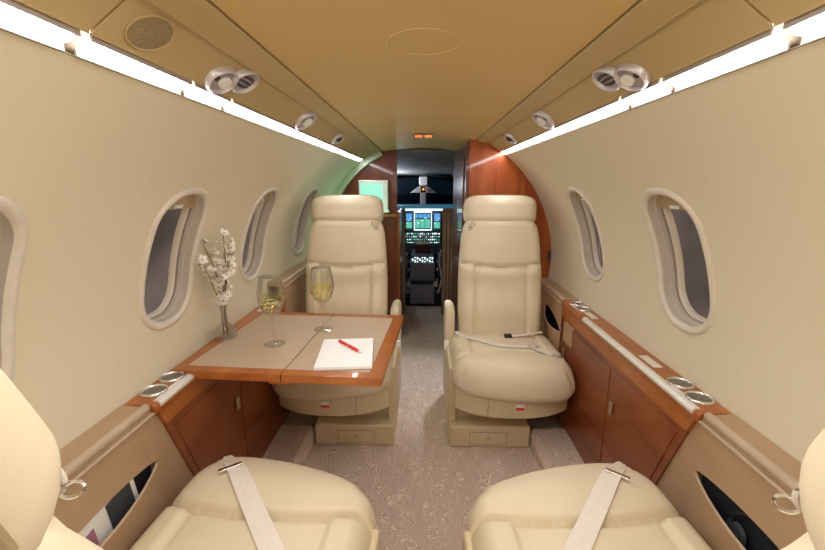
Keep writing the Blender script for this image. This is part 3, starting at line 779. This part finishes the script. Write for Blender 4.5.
# ------------------------------------------------------------------ cockpit
YP = 5.0
struct(MB().box(-.9,.9,4.1,5.6,-.05,0).build('trim_cockpit_floor', DKGREY))
ck = MB(); N = 28
def cs(y):
    t = max(0, (y-3.35)/1.9); return 1.0-.25*t
for_ring = []
for y in (3.22, 3.5, 4.0, 4.5, 5.0, 5.4):
    t = (y-3.22)/2.2; r = .80*(1-.18*t*t); zc = .8-.02*t
    top = 1.52-.16*t
    l = []
    for k in range(N+1):
        a = R_(-30)+R_(240)*k/N; x = r*math.cos(a); z = min(zc+r*math.sin(a), top)
        l.append(Vector((x, y, z)))
    for_ring.append(l)
ck.loops(for_ring, False); struct(ck.build('ceiling_cockpit', GREYC, sharp=60))
struct(MB().box(-.9,.9,5.4,5.45,-.05,1.6).build('wall_cockpit_front', BLACK))
for s, nm in ((-1,'left'),(1,'right')):
    # curtains
    cu = MB(); x0, x1 = (.165,.22) if s < 0 else (.180,.30)
    def cf(u, v): return Vector((s*(x0+(x1-x0)*u), 3.72+.014*math.sin(u*PI*(5 if s < 0 else 7)), 1.02*v+.03))
    cu.grid(cf, 40, 4); o = cu.build('curtain', BROWNC, sharp=80, cat='curtain', label='brown pleated curtain at the %s side of the cockpit entry' % nm)
    so = o.modifiers.new('thick','SOLIDIFY'); so.thickness = .004
    # pilot seat
    ps = empty('pilot_seat', (s*.40,4.35,0), 0, 'dark pilot seat at the %s of the cockpit, partly hidden' % nm, 'seat', 'dark pilot seats')
    slab(.22,.30,.04,.04,lambda x,y,h: Vector((x,-.12-h-.1*y,.72+y)),n=5,nx=24,ny=24,Tb=.05).build('backrest', DKGREY, ps)
    slab(.22,.22,.05,.04,lambda x,y,h: Vector((x,.1+y,.38+h)),n=6,nx=24,ny=24,Tb=.05).build('seat_cushion', DKGREY, ps)
    MB().box(-.18,.18,-.1,.2,0,.34).build('seat_base', BLACK, ps, bevel=.01)
    MB().box(*sorted((-s*.235,-s*.205)),-.12,.12,.28,.52).build('side_frame', DKGREY, ps, bevel=.008)
    for k, (z, m_) in enumerate(((.12,CHROME),(.24,WHITE),(.35,CHROME),(.44,BLUEGREY))):
        MB().lathe([(.001,.016),(.018,.012),(.02,0)], (-s*.235,-.10+.03*k,z), 12, Matrix.Rotation(-s*PI/2,3,'Y')).build('adjuster', m_, ps)
    MB().tube(smooth([Vector((-s*.21,-.18,.60)),Vector((-s*.225,-.20,.45)),Vector((-s*.20,-.19,.30)),Vector((-s*.23,-.16,.12))],5), .009, 6).build('harness', WHITE if s > 0 else BLUEGREY, ps)
# instrument panel
ip = MB().box(-.6,.6,YP,YP+.05,.40,.985).build('instrument_panel', DKGREY, bevel=.01, cat='instrument panel', label='grey cockpit instrument panel full of small lit switches')
row = MB(); rowb = MB(); rg = random.Random(3)
for j in range(4):
    for i in range(24):
        x = -.30+i*.026; z = .66-j*.036
        (row if rg.random() < .5 else rowb).box(x, x+rg.uniform(.008,.016), YP-.008, YP-.001, z, z+rg.uniform(.008,.02))
row.build('switch_rows', DISP_G, ip); rowb.build('indicator_rows', DISP_W, ip)
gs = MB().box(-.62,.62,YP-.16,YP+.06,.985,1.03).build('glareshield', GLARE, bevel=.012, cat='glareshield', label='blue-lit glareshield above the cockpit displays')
def display(x, w, label, kind):
    o = empty('flight_display', (x, YP-.012, .83), 0, label, 'display', 'lit cockpit displays')
    MB().box(-w/2,w/2,-.012,.012,-.12,.13).build('bezel', DISP_W if kind == 2 else BLUEGREY, o, bevel=.004)
    MB().box(-w/2+.01,w/2-.01,-.016,-.011,-.105,.10).build('screen', DISP_K, o)
    g = MB(); b = MB(); r = random.Random(int(x*100)+5)
    if kind == 1:
        b.box(-w/2+.014,w/2-.014,-.018,-.0155,.0,.09); g.box(-w/2+.014,w/2-.014,-.018,-.0155,-.09,-.015)
    else:
        for k in range(3): g.box(-w/2+.014+k*(w-.03)/3,-w/2+.008+(k+1)*(w-.03)/3,-.018,-.0155,-.09,.02)
        for k in range(4): b.box(-w/2+.014+k*(w-.03)/4,-w/2+.008+(k+1)*(w-.03)/4,-.018,-.0155,.035,.085)
    g.build('map_area', DISP_G, o); b.build('horizon_area', DISP_B, o)
    h = MB()
    for k in range(3): h.box(-w*.3+k*w*.2,-w*.3+k*w*.2+w*.1,-.0195,-.0175,-.03+.03*k,-.022+.03*k)
    h.build('readout', DISP_W, o)
display(-.172,.10,'leftmost blue and green lit flight display in the cockpit',1)
display(-.002,.22,'wide centre flight display with green map areas in the cockpit',2)
display(.172,.10,'rightmost blue and green lit flight display in the cockpit',1)
tp = MB().box(-.24,.24,YP-.03,YP-.004,.955,.985).build('annunciator_strip', DISP_W, cat='light', label='pale lit strip directly above the cockpit displays')
# centre pedestal
pd = empty('centre_pedestal', (0,4.2,0), 0, 'blue-grey centre pedestal box at the end of the aisle', 'pedestal')
MB().box(-.135,.125,-.02,.10,.0,.21).build('step', BLUEGREY, pd, bevel=.006)
MB().box(-.140,.130,.10,.77,.0,.43).build('body', BLUEGREY, pd, bevel=.006)
MB().box(-.135,.125,.02,.1,.215,.23).build('tread', DKGREY, pd, bevel=.003)
MB().box(-.13,.12,.12,.6,.43,.50).build('radio_stack', DKGREY, pd, bevel=.004)
k_ = MB(); k2 = MB()
for i in range(9):
    for j in range(4):
        (k_ if (i+j) % 3 else k2).box(-.12+i*.027,-.103+i*.027,.112,.118,.435+j*.015,.445+j*.015)
k_.build('buttons', DISP_W, pd); k2.build('dark_buttons', BLACK, pd)
tq = MB(); tq.box(-.09,.09,.35,.55,.50,.60).build('throttle_quadrant', plain('dark_red_brown', (.16,.05,.04), .5), pd, bevel=.01)
for x in (-.05,-.015,.02,.055):
    lv = MB().box(x-.004,x+.004,.37,.385,.58,.68).build('lever', CHROME, pd, bevel=.002)
    MB().box(x-.012,x+.012,.36,.395,.675,.70).build('lever_knob', WHITE, lv, bevel=.004)
for s in (-1,1):
    MB().lathe([(.02,0),(.022,.05),(.018,.055),(.001,.055)], (s*.145-.005,-.01,.19), 12).build('post_cap', plain('pale_green', (.5,.62,.5), .5) if s < 0 else WHITE, pd)
# windshield, centre post, overhead console
for s, nm in ((-1,'left'),(1,'right')):
    ws = MB(); ws.add([(s*.03,5.25,1.02),(s*.62,5.15,1.02),(s*.55,5.0,1.34),(s*.03,5.05,1.36)], [(0,1,2,3)])
    ws.add([(s*.03,5.26,1.02),(s*.62,5.16,1.02),(s*.55,5.01,1.34),(s*.03,5.06,1.36)], [(3,2,1,0)])
    o = ws.build('windshield_'+nm, plain('night_glass_'+nm, (.006,.007,.012), .08)); o.name = 'window_%d' % (8 if s < 0 else 9); struct(o)
cp = MB().box(-.035,.035,4.9,4.95,1.032,1.375).build('centre_post', GREYC, bevel=.008, cat='post', label='pale grey centre post between the dark windshields')
MB().box(-.05,.05,4.87,4.9,1.26,1.36).build('compass_housing', WHITE, cp, bevel=.01)
MB().box(-.012,.012,4.862,4.872,1.20,1.225).build('compass_light', ORANGE, cp)
MB().add([(-.16,4.9,1.17),(.16,4.9,1.17),(.05,4.9,1.25),(-.05,4.9,1.25),(-.16,4.93,1.17),(.16,4.93,1.17),(.05,4.93,1.25),(-.05,4.93,1.25)],
         [(0,1,2,3),(7,6,5,4),(0,4,5,1),(1,5,6,2),(2,6,7,3),(3,7,4,0)]).build('visor', GREYC, cp, bevel=.004)

# ------------------------------------------------------------------ lights
def area(name, loc, rot, sx, sy, power, col=(1,.95,.87)):
    d = bpy.data.lights.new(name, 'AREA'); d.shape = 'RECTANGLE'; d.size = sx; d.size_y = sy; d.energy = power; d.color = col
    o = bpy.data.objects.new(name, d); C.objects.link(o); o.location = loc; o.rotation_euler = rot; return o
area('aft_fill', (0,-.9,1.15), (R_(80),0,0), 1.1, .7, 5)  # added soft fill behind the camera, not a cabin fitting
area('overhead_fill', (0,.42,1.50), (0,0,0), .5, .3, 3.2)  # added fill facing down, out of view under the ceiling
def point(name, loc, power, col, r=.05):
    d = bpy.data.lights.new(name, 'POINT'); d.energy = power; d.color = col; d.shadow_soft_size = r
    o = bpy.data.objects.new(name, d); C.objects.link(o); o.location = loc; return o
point('entry_light', (-.42,2.95,1.02), 1.0, (.35,1,.6), .04)
sd_ = bpy.data.lights.new('aisle_spot', 'SPOT'); sd_.energy = 14; sd_.color = (.92,.94,1); sd_.spot_size = R_(70); sd_.spot_blend = .8; sd_.shadow_soft_size = .02
so_ = bpy.data.objects.new('aisle_spot', sd_); C.objects.link(so_); so_.location = (.22,2.42,1.05)
so_.rotation_euler = (Vector((.02,2.35,0))-so_.location).to_track_quat('-Z','Y').to_euler()
point('cockpit_light', (.0,4.65,1.2), 5, (.75,.85,1), .03).location = (-.3,4.75,1.25)

w = bpy.data.worlds.new('World'); bpy.context.scene.world = w; w.use_nodes = True
nt = w.node_tree; bg = nt.nodes['Background']
tc = nt.nodes.new('ShaderNodeTexCoord'); nn = nt.nodes.new('ShaderNodeTexNoise'); nn.inputs['Scale'].default_value = 5; nn.inputs['Detail'].default_value = 3
nt.links.new(tc.outputs['Generated'], nn.inputs['Vector'])
nt.links.new(ramp(nt, nn.outputs['Fac'], [(.35,(.06,.048,.044)),(.55,(.125,.102,.094)),(.75,(.20,.16,.14))]), bg.inputs[0]); bg.inputs[1].default_value = 1

# ------------------------------------------------------------------ camera
cd = bpy.data.cameras.new('camera'); cam = bpy.data.objects.new('camera', cd); C.objects.link(cam)
cd.sensor_width = 36; cd.lens = 36*400/825; cd.clip_start = .02
cam.location = (0,0,1.25); cam.rotation_euler = (R_(90-12.54), 0, R_(1.5))
sc = bpy.context.scene; sc.camera = cam
sc.view_settings.view_transform = 'Standard'; sc.view_settings.look = 'None'; sc.view_settings.exposure = .24
sc.cycles.max_bounces = 10; sc.cycles.diffuse_bounces = 5; sc.cycles.transparent_max_bounces = 16
